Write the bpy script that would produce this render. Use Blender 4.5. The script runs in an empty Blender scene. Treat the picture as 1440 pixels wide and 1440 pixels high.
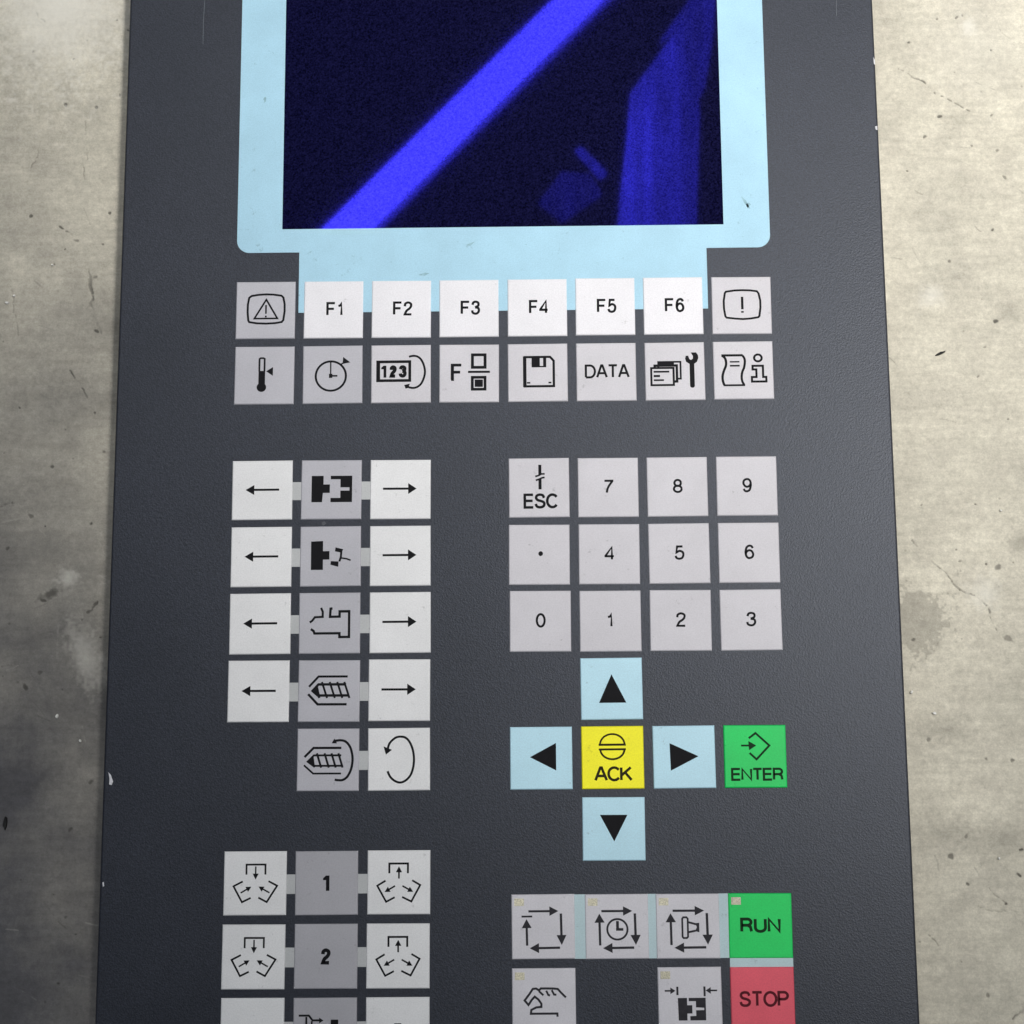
import bpy, bmesh, math, random
import numpy as np
from mathutils import Vector, Matrix

random.seed(7)
S = bpy.context.scene
COL = S.collection
MM = 0.001
TOP = 0.0080                    # height of the panel face above the floor

# ------------------------------------------------------------------ camera
# panel coordinates: u to the right, v towards the viewer, in millimetres on the panel face
CAM = Vector((0.00857804, -0.10184622, 0.49869456 + TOP))
RIGHT = Vector((0.999876, -0.006686, -0.01427))
DOWN = Vector((-0.00924, -0.982272, -0.187234))
FWD = Vector((-0.012765, 0.187343, -0.982212))
FPX = 2600.0                    # focal length in pixels of the 1440 px photograph
cd = bpy.data.cameras.new('camera')
cam = bpy.data.objects.new('camera', cd)
COL.objects.link(cam)
cd.sensor_width = 36.0
cd.lens = 36.0 * FPX / 1440.0
cd.clip_start = 0.02
cd.clip_end = 50.0
m = Matrix((( RIGHT.x, -DOWN.x, -FWD.x, CAM.x), (RIGHT.y, -DOWN.y, -FWD.y, CAM.y),
            (RIGHT.z, -DOWN.z, -FWD.z, CAM.z), (0, 0, 0, 1)))
cam.matrix_world = m
S.camera = cam

# ------------------------------------------------------------------ world and lamps
w = bpy.data.worlds.new('World'); S.world = w; w.use_nodes = True
bg = w.node_tree.nodes['Background']
bg.inputs['Color'].default_value = (0.80, 0.90, 1.0, 1)
bg.inputs['Strength'].default_value = 0.20

def spot(name, loc, target, power, radius, angle, blend, color):
    l = bpy.data.lights.new(name, 'SPOT'); l.energy = power; l.shadow_soft_size = radius
    l.spot_size = math.radians(angle); l.spot_blend = blend; l.color = color
    o = bpy.data.objects.new(name, l); COL.objects.link(o)
    o.location = loc
    o.rotation_euler = (Vector(target) - Vector(loc)).to_track_quat('-Z', 'Y').to_euler()
    return o
spot('unseen_key_spot', (0.62, 0.17, 1.45), (0.125, 0.19, 0.0), 127, 0.18, 29, 1.0, (1.0, 0.97, 0.92))  # added unseen key light; its aimed soft cone shapes the falloff across the floor

S.render.engine = 'CYCLES'
S.view_settings.view_transform = 'Standard'
S.view_settings.look = 'None'
S.view_settings.exposure = 0.0
S.view_settings.gamma = 1.0
S.view_settings.use_curve_mapping = False

# ------------------------------------------------------------------ helpers
def P(u, v, z=0.0):
    """panel millimetres -> world"""
    return ((u - 75.0) * MM, (55.0 - v) * MM, TOP + z * MM)

def px_to_plane(x, y, z):
    """a photograph pixel -> the point of the horizontal plane z it falls on"""
    d = RIGHT * ((x - 720) / FPX) + DOWN * ((y - 720) / FPX) + FWD
    s = (z - CAM.z) / d.z
    return CAM + d * s

def new_obj(name, mesh, parent=None, loc=(0, 0, 0)):
    o = bpy.data.objects.new(name, mesh); COL.objects.link(o)
    o.location = loc
    if parent is not None:
        o.parent = parent
    return o

def mesh_from(name, verts, faces, mat, smooth=False):
    me = bpy.data.meshes.new(name)
    me.from_pydata([tuple(v) for v in verts], [], faces)
    me.materials.append(mat)
    if smooth:
        for p_ in me.polygons: p_.use_smooth = True
    me.update()
    return me

def mat(name):
    m_ = bpy.data.materials.new(name); m_.use_nodes = True
    nt = m_.node_tree
    return m_, nt, nt.nodes['Principled BSDF']

def node(nt, t, **kw):
    n = nt.nodes.new(t)
    for k, v in kw.items():
        if hasattr(n, k): setattr(n, k, v)
        else: n.inputs[k].default_value = v
    return n

def ramp(nt, a, b, ca=(0, 0, 0, 1), cb=(1, 1, 1, 1)):
    r = nt.nodes.new('ShaderNodeValToRGB')
    r.color_ramp.elements[0].position = a; r.color_ramp.elements[0].color = ca
    r.color_ramp.elements[1].position = b; r.color_ramp.elements[1].color = cb
    return r

def mix(nt, fac, a, b, mode='MIX'):
    n = nt.nodes.new('ShaderNodeMix'); n.data_type = 'RGBA'; n.blend_type = mode
    for sock, val in ((n.inputs[0], fac), (n.inputs[6], a), (n.inputs[7], b)):
        if hasattr(val, 'node'): nt.links.new(val, sock)
        else: sock.default_value = val
    return n.outputs[2]

def world_pos(nt):
    return nt.nodes.new('ShaderNodeNewGeometry').outputs['Position']

def noise(nt, vec, scale, detail=2.0, rough=0.5):
    n = nt.nodes.new('ShaderNodeTexNoise')
    n.inputs['Scale'].default_value = scale; n.inputs['Detail'].default_value = detail
    n.inputs['Roughness'].default_value = rough
    nt.links.new(vec, n.inputs['Vector'])
    return n.outputs['Fac']

# ------------------------------------------------------------------ materials
def film_material(name, col, rough=0.42, mottle=0.10, grain=0.05, bump=0.06, spec=0.22):
    """printed polyester overlay: fine matt grain, faint smudges and grime"""
    m_, nt, b = mat(name)
    pos = world_pos(nt)
    big = noise(nt, pos, 70, 4, 0.6)
    fine = noise(nt, pos, 2600, 2, 0.6)
    r1 = ramp(nt, 0.30, 0.72); nt.links.new(big, r1.inputs[0])
    r2 = ramp(nt, 0.35, 0.65); nt.links.new(fine, r2.inputs[0])
    dk = tuple(c * (1 - mottle * 1.3) for c in col) + (1,)
    lt = tuple(min(1, c * (1 + mottle * 0.6)) for c in col) + (1,)
    c1 = mix(nt, r1.outputs[0], dk, lt)
    g = mix(nt, r2.outputs[0], (1 - grain,) * 3 + (1,), (1 + grain,) * 3 + (1,))
    c2 = mix(nt, 1.0, c1, g, 'MULTIPLY')
    # sparse grime specks
    sp = noise(nt, pos, 420, 3, 0.7)
    r3 = ramp(nt, 0.66, 0.76); nt.links.new(sp, r3.inputs[0])
    c3 = mix(nt, r3.outputs[0], c2, tuple(c * 0.72 for c in col) + (1,))
    nt.links.new(c3, b.inputs['Base Color'])
    rr = nt.nodes.new('ShaderNodeMapRange')
    nt.links.new(big, rr.inputs[0]); rr.inputs[3].default_value = rough - 0.07; rr.inputs[4].default_value = rough + 0.09
    nt.links.new(rr.outputs[0], b.inputs['Roughness'])
    b.inputs['Specular IOR Level'].default_value = spec
    bp = nt.nodes.new('ShaderNodeBump'); bp.inputs['Strength'].default_value = bump
    bp.inputs['Distance'].default_value = 0.0002
    nt.links.new(fine, bp.inputs['Height']); nt.links.new(bp.outputs[0], b.inputs['Normal'])
    return m_

def dark_film():
    m_, nt, b = mat('dark_overlay_film')
    pos = world_pos(nt)
    grain = noise(nt, pos, 2700, 3, 0.75)
    vor = nt.nodes.new('ShaderNodeTexVoronoi'); vor.inputs['Scale'].default_value = 2100
    nt.links.new(pos, vor.inputs['Vector'])
    big = noise(nt, pos, 26, 5, 0.6)
    r1 = ramp(nt, 0.3, 0.7, (0.009, 0.0105, 0.017, 1), (0.015, 0.017, 0.0255, 1)); nt.links.new(big, r1.inputs[0])
    r2 = ramp(nt, 0.30, 0.72, (0.2, 0.2, 0.2, 1), (2.0, 2.0, 2.0, 1)); nt.links.new(grain, r2.inputs[0])
    c = mix(nt, 1.0, r1.outputs[0], r2.outputs[0], 'MULTIPLY')
    # faint fibre-like dust and hairline scratches
    st = nt.nodes.new('ShaderNodeMapping'); st.inputs['Scale'].default_value = (900, 45, 1)
    st.inputs['Rotation'].default_value = (0, 0, 0.12)
    nt.links.new(pos, st.inputs['Vector'])
    sn = noise(nt, st.outputs[0], 1.0, 3, 0.65)
    r3 = ramp(nt, 0.72, 0.82); nt.links.new(sn, r3.inputs[0])
    c = mix(nt, r3.outputs[0], c, (0.075, 0.08, 0.09, 1))
    nt.links.new(c, b.inputs['Base Color'])
    rr = nt.nodes.new('ShaderNodeMapRange'); nt.links.new(big, rr.inputs[0])
    rr.inputs[3].default_value = 0.40; rr.inputs[4].default_value = 0.47
    nt.links.new(rr.outputs[0], b.inputs['Roughness'])
    b.inputs['Specular IOR Level'].default_value = 0.40
    b.inputs['Specular Tint'].default_value = (0.90, 0.96, 1.08, 1)
    ad = nt.nodes.new('ShaderNodeMath'); ad.operation = 'ADD'
    nt.links.new(grain, ad.inputs[0]); nt.links.new(vor.outputs['Distance'], ad.inputs[1])
    bp = nt.nodes.new('ShaderNodeBump'); bp.inputs['Strength'].default_value = 0.17
    bp.inputs['Distance'].default_value = 0.00022
    nt.links.new(ad.outputs[0], bp.inputs['Height']); nt.links.new(bp.outputs[0], b.inputs['Normal'])
    return m_

def plain(name, col, rough=0.5, spec=0.4):
    m_, nt, b = mat(name)
    pos = world_pos(nt)
    n = noise(nt, pos, 900, 3, 0.6)
    r = ramp(nt, 0.3, 0.7, tuple(c * 0.8 for c in col) + (1,), tuple(min(1, c * 1.15) for c in col) + (1,))
    nt.links.new(n, r.inputs[0]); nt.links.new(r.outputs[0], b.inputs['Base Color'])
    b.inputs['Roughness'].default_value = rough
    b.inputs['Specular IOR Level'].default_value = spec
    return m_

def screen_material():
    """dark liquid crystal display: blue polariser, so what it mirrors comes back blue"""
    m_, nt, b = mat('blue_display_glass')
    pos = world_pos(nt)
    vor = nt.nodes.new('ShaderNodeTexNoise'); vor.inputs['Scale'].default_value = 2300
    vor.inputs['Detail'].default_value = 2
    nt.links.new(pos, vor.inputs['Vector'])
    r = ramp(nt, 0.32, 0.70, (0.0010, 0.0010, 0.005, 1), (0.008, 0.008, 0.038, 1))
    nt.links.new(vor.outputs['Fac'], r.inputs[0])
    nt.links.new(r.outputs[0], b.inputs['Base Color'])
    b.inputs['Roughness'].default_value = 0.5
    b.inputs['Specular IOR Level'].default_value = 0.0
    gl = nt.nodes.new('ShaderNodeBsdfGlossy')
    r2 = ramp(nt, 0.30, 0.70, (0.0007, 0.0006, 0.017, 1), (0.0013, 0.0012, 0.030, 1))
    nt.links.new(vor.outputs['Fac'], r2.inputs[0])
    nt.links.new(r2.outputs[0], gl.inputs['Color'])
    gl.inputs['Roughness'].default_value = 0.026
    ad = nt.nodes.new('ShaderNodeAddShader')
    nt.links.new(b.outputs[0], ad.inputs[0]); nt.links.new(gl.outputs[0], ad.inputs[1])
    out = nt.nodes['Material Output']
    nt.links.new(ad.outputs[0], out.inputs['Surface'])
    return m_

M_DARK = dark_film()
M_WHITE = film_material('white_key_film', (0.74, 0.73, 0.77), mottle=0.045)
M_ARROW = film_material('off_white_key_film', (0.755, 0.755, 0.77), mottle=0.05)
M_PALE = film_material('pale_grey_key_film', (0.565, 0.55, 0.59), mottle=0.055)
M_GREY = film_material('grey_key_film', (0.46, 0.455, 0.50), mottle=0.05)
M_MODE = film_material('mid_grey_key_film', (0.63, 0.615, 0.66), mottle=0.06)
M_SLATE = film_material('darker_grey_key_film', (0.40, 0.395, 0.43), mottle=0.05)
M_BLUE = film_material('light_blue_film', (0.365, 0.59, 0.73), mottle=0.06)
M_BLUEKEY = film_material('light_blue_key_film', (0.50, 0.75, 0.87), mottle=0.05)
M_YELLOW = film_material('yellow_key_film', (0.97, 0.90, 0.02), mottle=0.04)
M_GREEN = film_material('green_key_film', (0.012, 0.62, 0.125), mottle=0.08)
M_RED = film_material('red_key_film', (0.76, 0.105, 0.15), mottle=0.08)
M_LINK = film_material('pale_link_film', (0.47, 0.48, 0.49), mottle=0.06)
M_LINKBLUE = film_material('pale_blue_link_film', (0.48, 0.62, 0.66), mottle=0.06)
M_LED = film_material('clear_window_film', (0.66, 0.62, 0.48), rough=0.18, mottle=0.25, grain=0.25, bump=0.5)
M_INK = plain('black_ink', (0.004, 0.004, 0.006), 0.6, 0.12)
M_INKSOFT = plain('worn_black_ink', (0.028, 0.027, 0.033), 0.6, 0.12)
M_INKGREEN = plain('dark_ink_on_green', (0.003, 0.030, 0.008), 0.6, 0.12)
M_INKRED = plain('dark_ink_on_red', (0.085, 0.008, 0.014), 0.6, 0.12)
M_INKYEL = plain('dark_ink_on_yellow', (0.022, 0.017, 0.003), 0.6, 0.12)
M_CHIP = plain('bare_plastic', (0.62, 0.62, 0.66), 0.6)
M_SCRATCH = plain('scratched_film', (0.075, 0.08, 0.095), 0.6)
M_SCUFF = plain('grey_scuff', (0.25, 0.42, 0.50), 0.6)
M_SCREEN = screen_material()

# ------------------------------------------------------------------ floor
def floor():
    def axis(spans):
        out = []
        for a, b_, st in spans:
            n = max(1, int(round((b_ - a) / st)))
            out += list(np.linspace(a, b_, n, endpoint=False))
        out.append(spans[-1][1])
        return np.array(out)
    us = axis([(-1500, -300, 100), (-300, -100, 10), (-100, -76, 1.0), (-76, -31.6, 0.22), (-31.6, 180.5, 4), (180.5, 231, 0.22),
               (231, 255, 1.0), (255, 450, 10), (450, 1650, 100)])
    vs = axis([(-1500, -300, 100), (-300, -120, 10), (-120, -96, 1.0), (-96, 203, 0.22), (203, 227, 1.0), (227, 400, 10), (400, 1600, 100)])
    U, V = np.meshgrid(us, vs)
    Z = np.zeros_like(U); D = np.zeros_like(U); L = np.zeros_like(U)
    rng = np.random.RandomState(3)

    def vnoise(cell, seed):
        r = np.random.RandomState(seed)
        N = 512
        g = r.rand(N, N)
        x = U / cell + 100.3; y = V / cell + 77.7
        xi = np.floor(x).astype(int); yi = np.floor(y).astype(int)
        fx = x - xi; fy = y - yi
        fx = fx * fx * (3 - 2 * fx); fy = fy * fy * (3 - 2 * fy)
        g00 = g[yi % N, xi % N]; g10 = g[yi % N, (xi + 1) % N]; g01 = g[(yi + 1) % N, xi % N]; g11 = g[(yi + 1) % N, (xi + 1) % N]
        return (g00 * (1 - fx) + g10 * fx) * (1 - fy) + (g01 * (1 - fx) + g11 * fx) * fy - 0.5
    n1 = vnoise(0.75, 11); n2 = vnoise(2.1, 12); n3 = vnoise(6.5, 13); n4 = vnoise(22, 14)
    Z += 0.055 * n1 + 0.09 * n2 + 0.16 * n3 + 0.25 * n4
    # short trowel streaks
    tr = vnoise(1.0, 21)

    def uv(x, y):
        p_ = px_to_plane(x, y, 0.0)
        return p_.x / MM + 75.0, 55.0 - p_.y / MM
    pitmask = np.zeros_like(U)

    def blob(x, y, rpx, depth=0.35, dirt=1.0, light=0.0, aspect=1.0, ang=0.0, soft=1.0):
        u0, v0 = uv(x, y); r = rpx * 0.2
        du = U - u0; dv = V - v0
        c, s = math.cos(ang), math.sin(ang)
        a = (du * c + dv * s) / aspect; b_ = (-du * s + dv * c)
        dd = np.sqrt(a * a + b_ * b_) / r * (1 + 0.75 * n1 + 0.5 * n2)
        k = np.clip((1.25 - dd) / (0.5 * soft), 0, 1)
        np.add(Z, -depth * k, out=Z)
        np.maximum(D, dirt * k, out=D)
        np.maximum(L, light * k, out=L)

    def crack(pts, wpx=1.6, depth=0.28, dirt=0.75):
        q = [uv(*t) for t in pts]
        best = np.full(U.shape, 1e9)
        for (a0, b0), (a1, b1) in zip(q[:-1], q[1:]):
            dx, dy = a1 - a0, b1 - b0
            tt = np.clip(((U - a0) * dx + (V - b0) * dy) / (dx * dx + dy * dy), 0, 1)
            d_ = np.hypot(U + 1.1 * n2 + 0.5 * n1 - a0 - tt * dx, V + 1.0 * n3 + 0.4 * n1 - b0 - tt * dy)
            np.minimum(best, d_, out=best)
        r = wpx * 0.2 / 2
        k = np.clip((r * 1.9 - best) / r, 0, 1) * np.clip(0.62 + 1.5 * n3, 0.0, 1)
        np.add(Z, -depth * k, out=Z)
        np.maximum(D, dirt * k, out=D)
    def scuff(pts, wpx, amt, light):
        q = [uv(*t) for t in pts]
        lo_u = min(a for a, _ in q) - 2; hi_u = max(a for a, _ in q) + 2; lo_v = min(b_ for _, b_ in q) - 2; hi_v = max(b_ for _, b_ in q) + 2
        i0, i1 = np.searchsorted(vs, [lo_v, hi_v]); j0, j1 = np.searchsorted(us, [lo_u, hi_u])
        if i1 - i0 < 2 or j1 - j0 < 2: return
        sl = (slice(i0, i1), slice(j0, j1)); u_, v_ = U[sl] + 0.5 * n2[sl], V[sl] + 0.4 * n3[sl]
        best = np.full(u_.shape, 1e9)
        for (a0, b0), (a1, b1) in zip(q[:-1], q[1:]):
            dx, dy = a1 - a0, b1 - b0
            tt = np.clip(((u_ - a0) * dx + (v_ - b0) * dy) / (dx * dx + dy * dy + 1e-9), 0, 1)
            best = np.minimum(best, np.hypot(u_ - a0 - tt * dx, v_ - b0 - tt * dy))
        r = wpx * 0.1
        kk = np.clip((r * 2.0 - best) / r, 0, 1) * amt * np.clip(0.6 + 2 * n2[sl], 0, 1)
        T = L if light else D
        if light: kk = kk * 0.45
        T[sl] = np.maximum(T[sl], kk)
        Z[sl] -= 0.06 * kk
    crack([(83, 320), (100, 328), (118, 360), (125, 387), (130, 430), (143, 467)], 2.4)
    crack([(96, 522), (118, 550), (130, 575), (141, 599)], 1.8)
    crack([(48, 16), (63, 31)], 1.6); crack([(30, 578), (45, 548), (60, 520)], 1.4, dirt=0.5)
    crack([(60, 190), (52, 215), (44, 240)], 1.3, dirt=0.45); crack([(118, 170), (124, 200), (114, 260)], 1.3, dirt=0.4)
    crack([(122, 862), (130, 858), (136, 847)], 2.2); crack([(95, 1165), (100, 1190), (106, 1215)], 1.3, dirt=0.5)
    crack([(14, 400), (20, 440), (26, 470)], 1.3, dirt=0.4); crack([(0, 712), (15, 708)], 1.8, dirt=0.6)
    crack([(60, 1265), (85, 1300), (108, 1315)], 1.4, dirt=0.45); crack([(0, 936), (14, 934)], 2.0)
    crack([(1266, 96), (1297, 115), (1317, 132), (1347, 147), (1364, 157)], 1.9)
    crack([(1368, 6), (1388, 21)], 2.0); crack([(1283, 760), (1320, 797), (1350, 830), (1372, 838), (1388, 853), (1402, 886)], 1.9)
    crack([(1426, 1434), (1442, 1412)], 2.0); crack([(1305, 1316), (1326, 1334)], 1.4, dirt=0.5)
    crack([(1430, 806), (1442, 818)], 2.4, dirt=0.5); crack([(1392, 1250), (1415, 1272)], 1.6, dirt=0.5)
    crack([(1405, 40), (1425, 60), (1442, 62)], 1.3, dirt=0.3); crack([(1376, 1275), (1396, 1282), (1440, 1282)], 1.2, dirt=0.3)
    pits = [(92, 146, 3.4), (135, 150, 2.6), (168, 133, 2.6), (107, 338, 3.2), (144, 343, 3.6), (43, 303, 2.6), (164, 28, 2.4),
            (180, 42, 2.4), (154, 299, 2.2), (46, 72, 2.0), (103, 82, 2.0), (91, 350, 2), (76, 371, 2), (134, 389, 3), (135, 465, 3.2),
            (133, 580, 2.6), (146, 635, 3.4), (43, 725, 3.2), (10, 771, 2.8), (55, 946, 5.0), (123, 861, 2.8), (134, 849, 3.0),
            (60, 844, 3.4), (35, 966, 4.2), (127, 1100, 3.6), (27, 573, 2.2), (73, 656, 3.0), (141, 896, 2.0), (4, 480, 2.2),
            (92, 1290, 2.4), (106, 1314, 2.2), (82, 1383, 2.0), (5, 637, 2.4), (63, 740, 2.2), (128, 736, 2.4), (99, 1166, 2.2),
            (1322, 163, 3.0), (1402, 211, 2.8), (1413, 249, 2.6), (1335, 367, 2.4), (1401, 451, 3.4), (1396, 323, 2.2), (1278, 59, 2.4),
            (1318, 26, 2.6), (1345, 24, 2.6), (1394, 70, 2.2), (1276, 240, 2.0), (1394, 162, 2.2), (1300, 192, 2.6), (1385, 488, 2.2),
            (1296, 710, 3.2), (1372, 709, 2.2), (1405, 797, 3.8), (1387, 793, 2.6), (1350, 829, 3.0), (1417, 898, 5.0), (1285, 899, 3.0),
            (1376, 529, 2.2), (1418, 589, 2.6), (1306, 1040, 4.4), (1337, 1204, 6.0), (1359, 1176, 3.6), (1437, 1195, 2.8), (1361, 1243, 2.6),
            (1415, 1271, 3.6), (1425, 1069, 2.2), (1387, 1067, 2.0), (1390, 1400, 3.0), (1350, 789, 2.0), (1345, 773, 1.8), (1434, 1231, 3.2)]
    for x, y, r in pits: blob(x, y, r * rng.uniform(0.5, 0.75), depth=0.22, dirt=rng.uniform(0.45, 0.85), aspect=rng.uniform(0.8, 2.1), ang=rng.uniform(-1.2, 1.2))
    for k in range(40):
        side = rng.rand() < 0.5
        x = rng.uniform(0, 165) if side else rng.uniform(1245, 1440)
        blob(x, rng.uniform(0, 1440), rng.uniform(0.7, 1.6), depth=0.15, dirt=rng.uniform(0.2, 0.55))
    blob(71, 835, 5.5, depth=0.1, dirt=0.72, aspect=3.0, ang=-0.36, soft=1.6)            # scuff
    blob(1288, 872, 34, depth=0.05, dirt=0.27, soft=0.35); blob(1300, 878, 18, depth=0.05, dirt=0.38, soft=2)
    blob(1345, 170, 26, depth=0.0, dirt=0.18, soft=2.4); blob(1410, 1180, 26, depth=0.0, dirt=0.30, aspect=2.2, soft=2.4)
    blob(1330, 1025, 20, depth=0.0, dirt=0.28, aspect=1.8, soft=2.2); blob(1437, 765, 18, depth=0.0, dirt=0.35, soft=2)
    blob(1425, 440, 26, depth=0.0, dirt=0.25, soft=2.4); blob(1325, 1170, 20, depth=0, dirt=.25, aspect=2, soft=2.2)
    blob(1362, 36, 16, depth=-0.05, dirt=0.0, light=0.6, soft=2.4); blob(1310, 415, 18, depth=-0.04, dirt=0, light=0.5, soft=2.6)
    blob(1385, 835, 22, depth=0, dirt=0, light=0.5, soft=2.6); blob(62, 8, 14, depth=-.03, dirt=0, light=0.5, soft=2.4)
    blob(120, 925, 20, depth=-.03, dirt=0, light=.35, aspect=2.4, ang=1.2, soft=2.6); blob(95, 812, 14, depth=-.03, dirt=0, light=.4, soft=2.4)
    blob(85, 5, 120, depth=0.0, dirt=0, light=0.8, soft=2.5); blob(1380, 60, 90, depth=0, dirt=0, light=.2, soft=3)  # first, broad patch is painted paler to make up for weak lamp light
    for k in range(70):                      # hairline scuffs and dragged scratches
        side = rng.rand() < 0.5
        x = rng.uniform(0, 165) if side else rng.uniform(1245, 1440)
        y = rng.uniform(0, 1440); a_ = rng.normal(0.5, 0.5); l_ = rng.uniform(8, 34)
        pts = [(x, y), (x + l_ * 0.5 * math.cos(a_) + rng.uniform(-2, 2), y + l_ * 0.5 * math.sin(a_)), (x + l_ * math.cos(a_), y + l_ * math.sin(a_))]
        scuff(pts, rng.uniform(0.8, 1.5), rng.uniform(0.12, 0.34), rng.rand() < 0.45)
    nv, nu = U.shape
    co = np.empty((nv * nu, 3), dtype=np.float32)
    co[:, 0] = ((U - 75) * MM).ravel(); co[:, 1] = ((55 - V) * MM).ravel(); co[:, 2] = (Z * MM * 0.8 - 0.00025).ravel()
    idx = np.arange(nv * nu).reshape(nv, nu)
    q = np.stack([idx[:-1, :-1], idx[1:, :-1], idx[1:, 1:], idx[:-1, 1:]], -1).reshape(-1, 4).astype(np.int32)
    me = bpy.data.meshes.new('floor')
    me.vertices.add(len(co)); me.vertices.foreach_set('co', co.ravel())
    me.loops.add(q.size); me.loops.foreach_set('vertex_index', q.ravel())
    me.polygons.add(len(q)); me.polygons.foreach_set('loop_start', np.arange(0, q.size, 4, dtype=np.int32))
    me.polygons.foreach_set('loop_total', np.full(len(q), 4, dtype=np.int32))
    for nm, arr in (('dirt', D), ('laitance_and_light', L)):
        at = me.attributes.new(nm, 'FLOAT', 'POINT'); at.data.foreach_set('value', arr.astype(np.float32).ravel())
    me.update(calc_edges=True)
    me.polygons.foreach_set('use_smooth', np.ones(len(q), dtype=bool))
    # concrete
    m_, nt, b = mat('worn_concrete')
    pos = world_pos(nt)
    a = noise(nt, pos, 22, 5, 0.62); a2 = noise(nt, pos, 95, 5, 0.65); a3 = noise(nt, pos, 520, 4, 0.7); a4 = noise(nt, pos, 2300, 2, 0.6)
    r1 = ramp(nt, 0.28, 0.72, (0.47, 0.445, 0.375, 1), (0.65, 0.61, 0.51, 1)); nt.links.new(a, r1.inputs[0])
    r2 = ramp(nt, 0.30, 0.70, (0.86, 0.855, 0.86, 1), (1.09, 1.09, 1.085, 1)); nt.links.new(a2, r2.inputs[0])
    r3 = ramp(nt, 0.28, 0.72, (0.84, 0.84, 0.835, 1), (1.11, 1.11, 1.11, 1)); nt.links.new(a3, r3.inputs[0])
    r4 = ramp(nt, 0.3, 0.7, (0.89, 0.89, 0.89, 1), (1.09, 1.09, 1.09, 1)); nt.links.new(a4, r4.inputs[0])
    c = mix(nt, 1.0, r1.outputs[0], r2.outputs[0], 'MULTIPLY')
    c = mix(nt, 1.0, c, r3.outputs[0], 'MULTIPLY'); c = mix(nt, 1.0, c, r4.outputs[0], 'MULTIPLY')
    tm = nt.nodes.new('ShaderNodeMapping'); tm.inputs['Scale'].default_value = (60, 480, 60); tm.inputs['Rotation'].default_value = (0, 0, 0.35)
    nt.links.new(pos, tm.inputs['Vector'])
    ts = noise(nt, tm.outputs[0], 1.0, 4, 0.7)
    r5 = ramp(nt, 0.30, 0.70, (0.90, 0.90, 0.895, 1), (1.08, 1.08, 1.08, 1)); nt.links.new(ts, r5.inputs[0])
    c = mix(nt, 1.0, c, r5.outputs[0], 'MULTIPLY')
    # shade painted into the concrete colour on the panel's side away from the lamp
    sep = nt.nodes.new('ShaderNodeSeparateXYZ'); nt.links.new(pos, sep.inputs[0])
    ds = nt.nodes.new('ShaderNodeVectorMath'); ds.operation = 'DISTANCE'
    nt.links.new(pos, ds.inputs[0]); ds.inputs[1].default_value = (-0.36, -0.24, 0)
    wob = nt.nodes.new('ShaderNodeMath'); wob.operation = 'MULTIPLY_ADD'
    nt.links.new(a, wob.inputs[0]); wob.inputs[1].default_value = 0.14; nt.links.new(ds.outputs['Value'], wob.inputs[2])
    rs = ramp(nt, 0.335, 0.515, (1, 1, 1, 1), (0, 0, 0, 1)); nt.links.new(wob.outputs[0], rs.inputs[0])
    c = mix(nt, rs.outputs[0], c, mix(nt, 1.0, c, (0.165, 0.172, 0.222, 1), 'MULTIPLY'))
    at1 = nt.nodes.new('ShaderNodeAttribute'); at1.attribute_name = 'dirt'
    at2 = nt.nodes.new('ShaderNodeAttribute'); at2.attribute_name = 'laitance_and_light'
    c = mix(nt, at1.outputs['Fac'], c, (0.035, 0.032, 0.028, 1))
    c = mix(nt, at2.outputs['Fac'], c, (0.72, 0.70, 0.64, 1))
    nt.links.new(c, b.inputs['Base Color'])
    b.inputs['Roughness'].default_value = 0.72; b.inputs['Specular IOR Level'].default_value = 0.25
    bp = nt.nodes.new('ShaderNodeBump'); bp.inputs['Strength'].default_value = 0.5; bp.inputs['Distance'].default_value = 0.0003
    nt.links.new(a3, bp.inputs['Height']); nt.links.new(bp.outputs[0], b.inputs['Normal'])
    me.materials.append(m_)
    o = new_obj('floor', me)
    o['kind'] = 'structure'; o['label'] = 'worn pitted concrete floor with hairline cracks and stains'
    return o
floor()

# ------------------------------------------------------------------ the control panel
panel = bpy.data.objects.new('control_panel', None); COL.objects.link(panel)
panel.location = (0, 0, 0)
panel['label'] = 'dark grey machine control panel with blue screen and square keys lying on concrete'
panel['category'] = 'control panel'

UL, UR, VT, VB = -33.0, 182.3, -138.0, 232.0

def bevel_box(name, u0, v0, u1, v1, z0, z1, bev, seg, material, origin=None):
    """box on the panel face in panel millimetres; the top edges are rounded"""
    ou, ov = origin if origin else (0, 0)
    bm = bmesh.new()
    cs = [(u0, v0), (u0, v1), (u1, v1), (u1, v0)]
    def wv(u, v, z): 
        if origin: return ((u - ou) * MM, (ov - v) * MM, z * MM)
        return P(u, v, z)
    b_ = [bm.verts.new(wv(*c, z0)) for c in cs]; t = [bm.verts.new(wv(*c, z1)) for c in cs]
    bm.faces.new(b_[::-1]); top = bm.faces.new(t)
    for i in range(4):
        bm.faces.new((b_[i], b_[(i + 1) % 4], t[(i + 1) % 4], t[i]))
    if bev:
        bmesh.ops.bevel(bm, geom=[e for e in top.edges], offset=bev * MM, segments=seg, affect='EDGES', profile=0.5)
    bmesh.ops.recalc_face_normals(bm, faces=bm.faces[:])
    me = bpy.data.meshes.new(name); bm.to_mesh(me); bm.free(); me.materials.append(material)
    return me

pl = new_obj('front_plate', bevel_box('front_plate', UL, VT, UR, VB, -7.95, 0.0, 0.6, 3, M_DARK), panel)
pl['label'] = 'dark blue-grey textured plastic plate'

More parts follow.
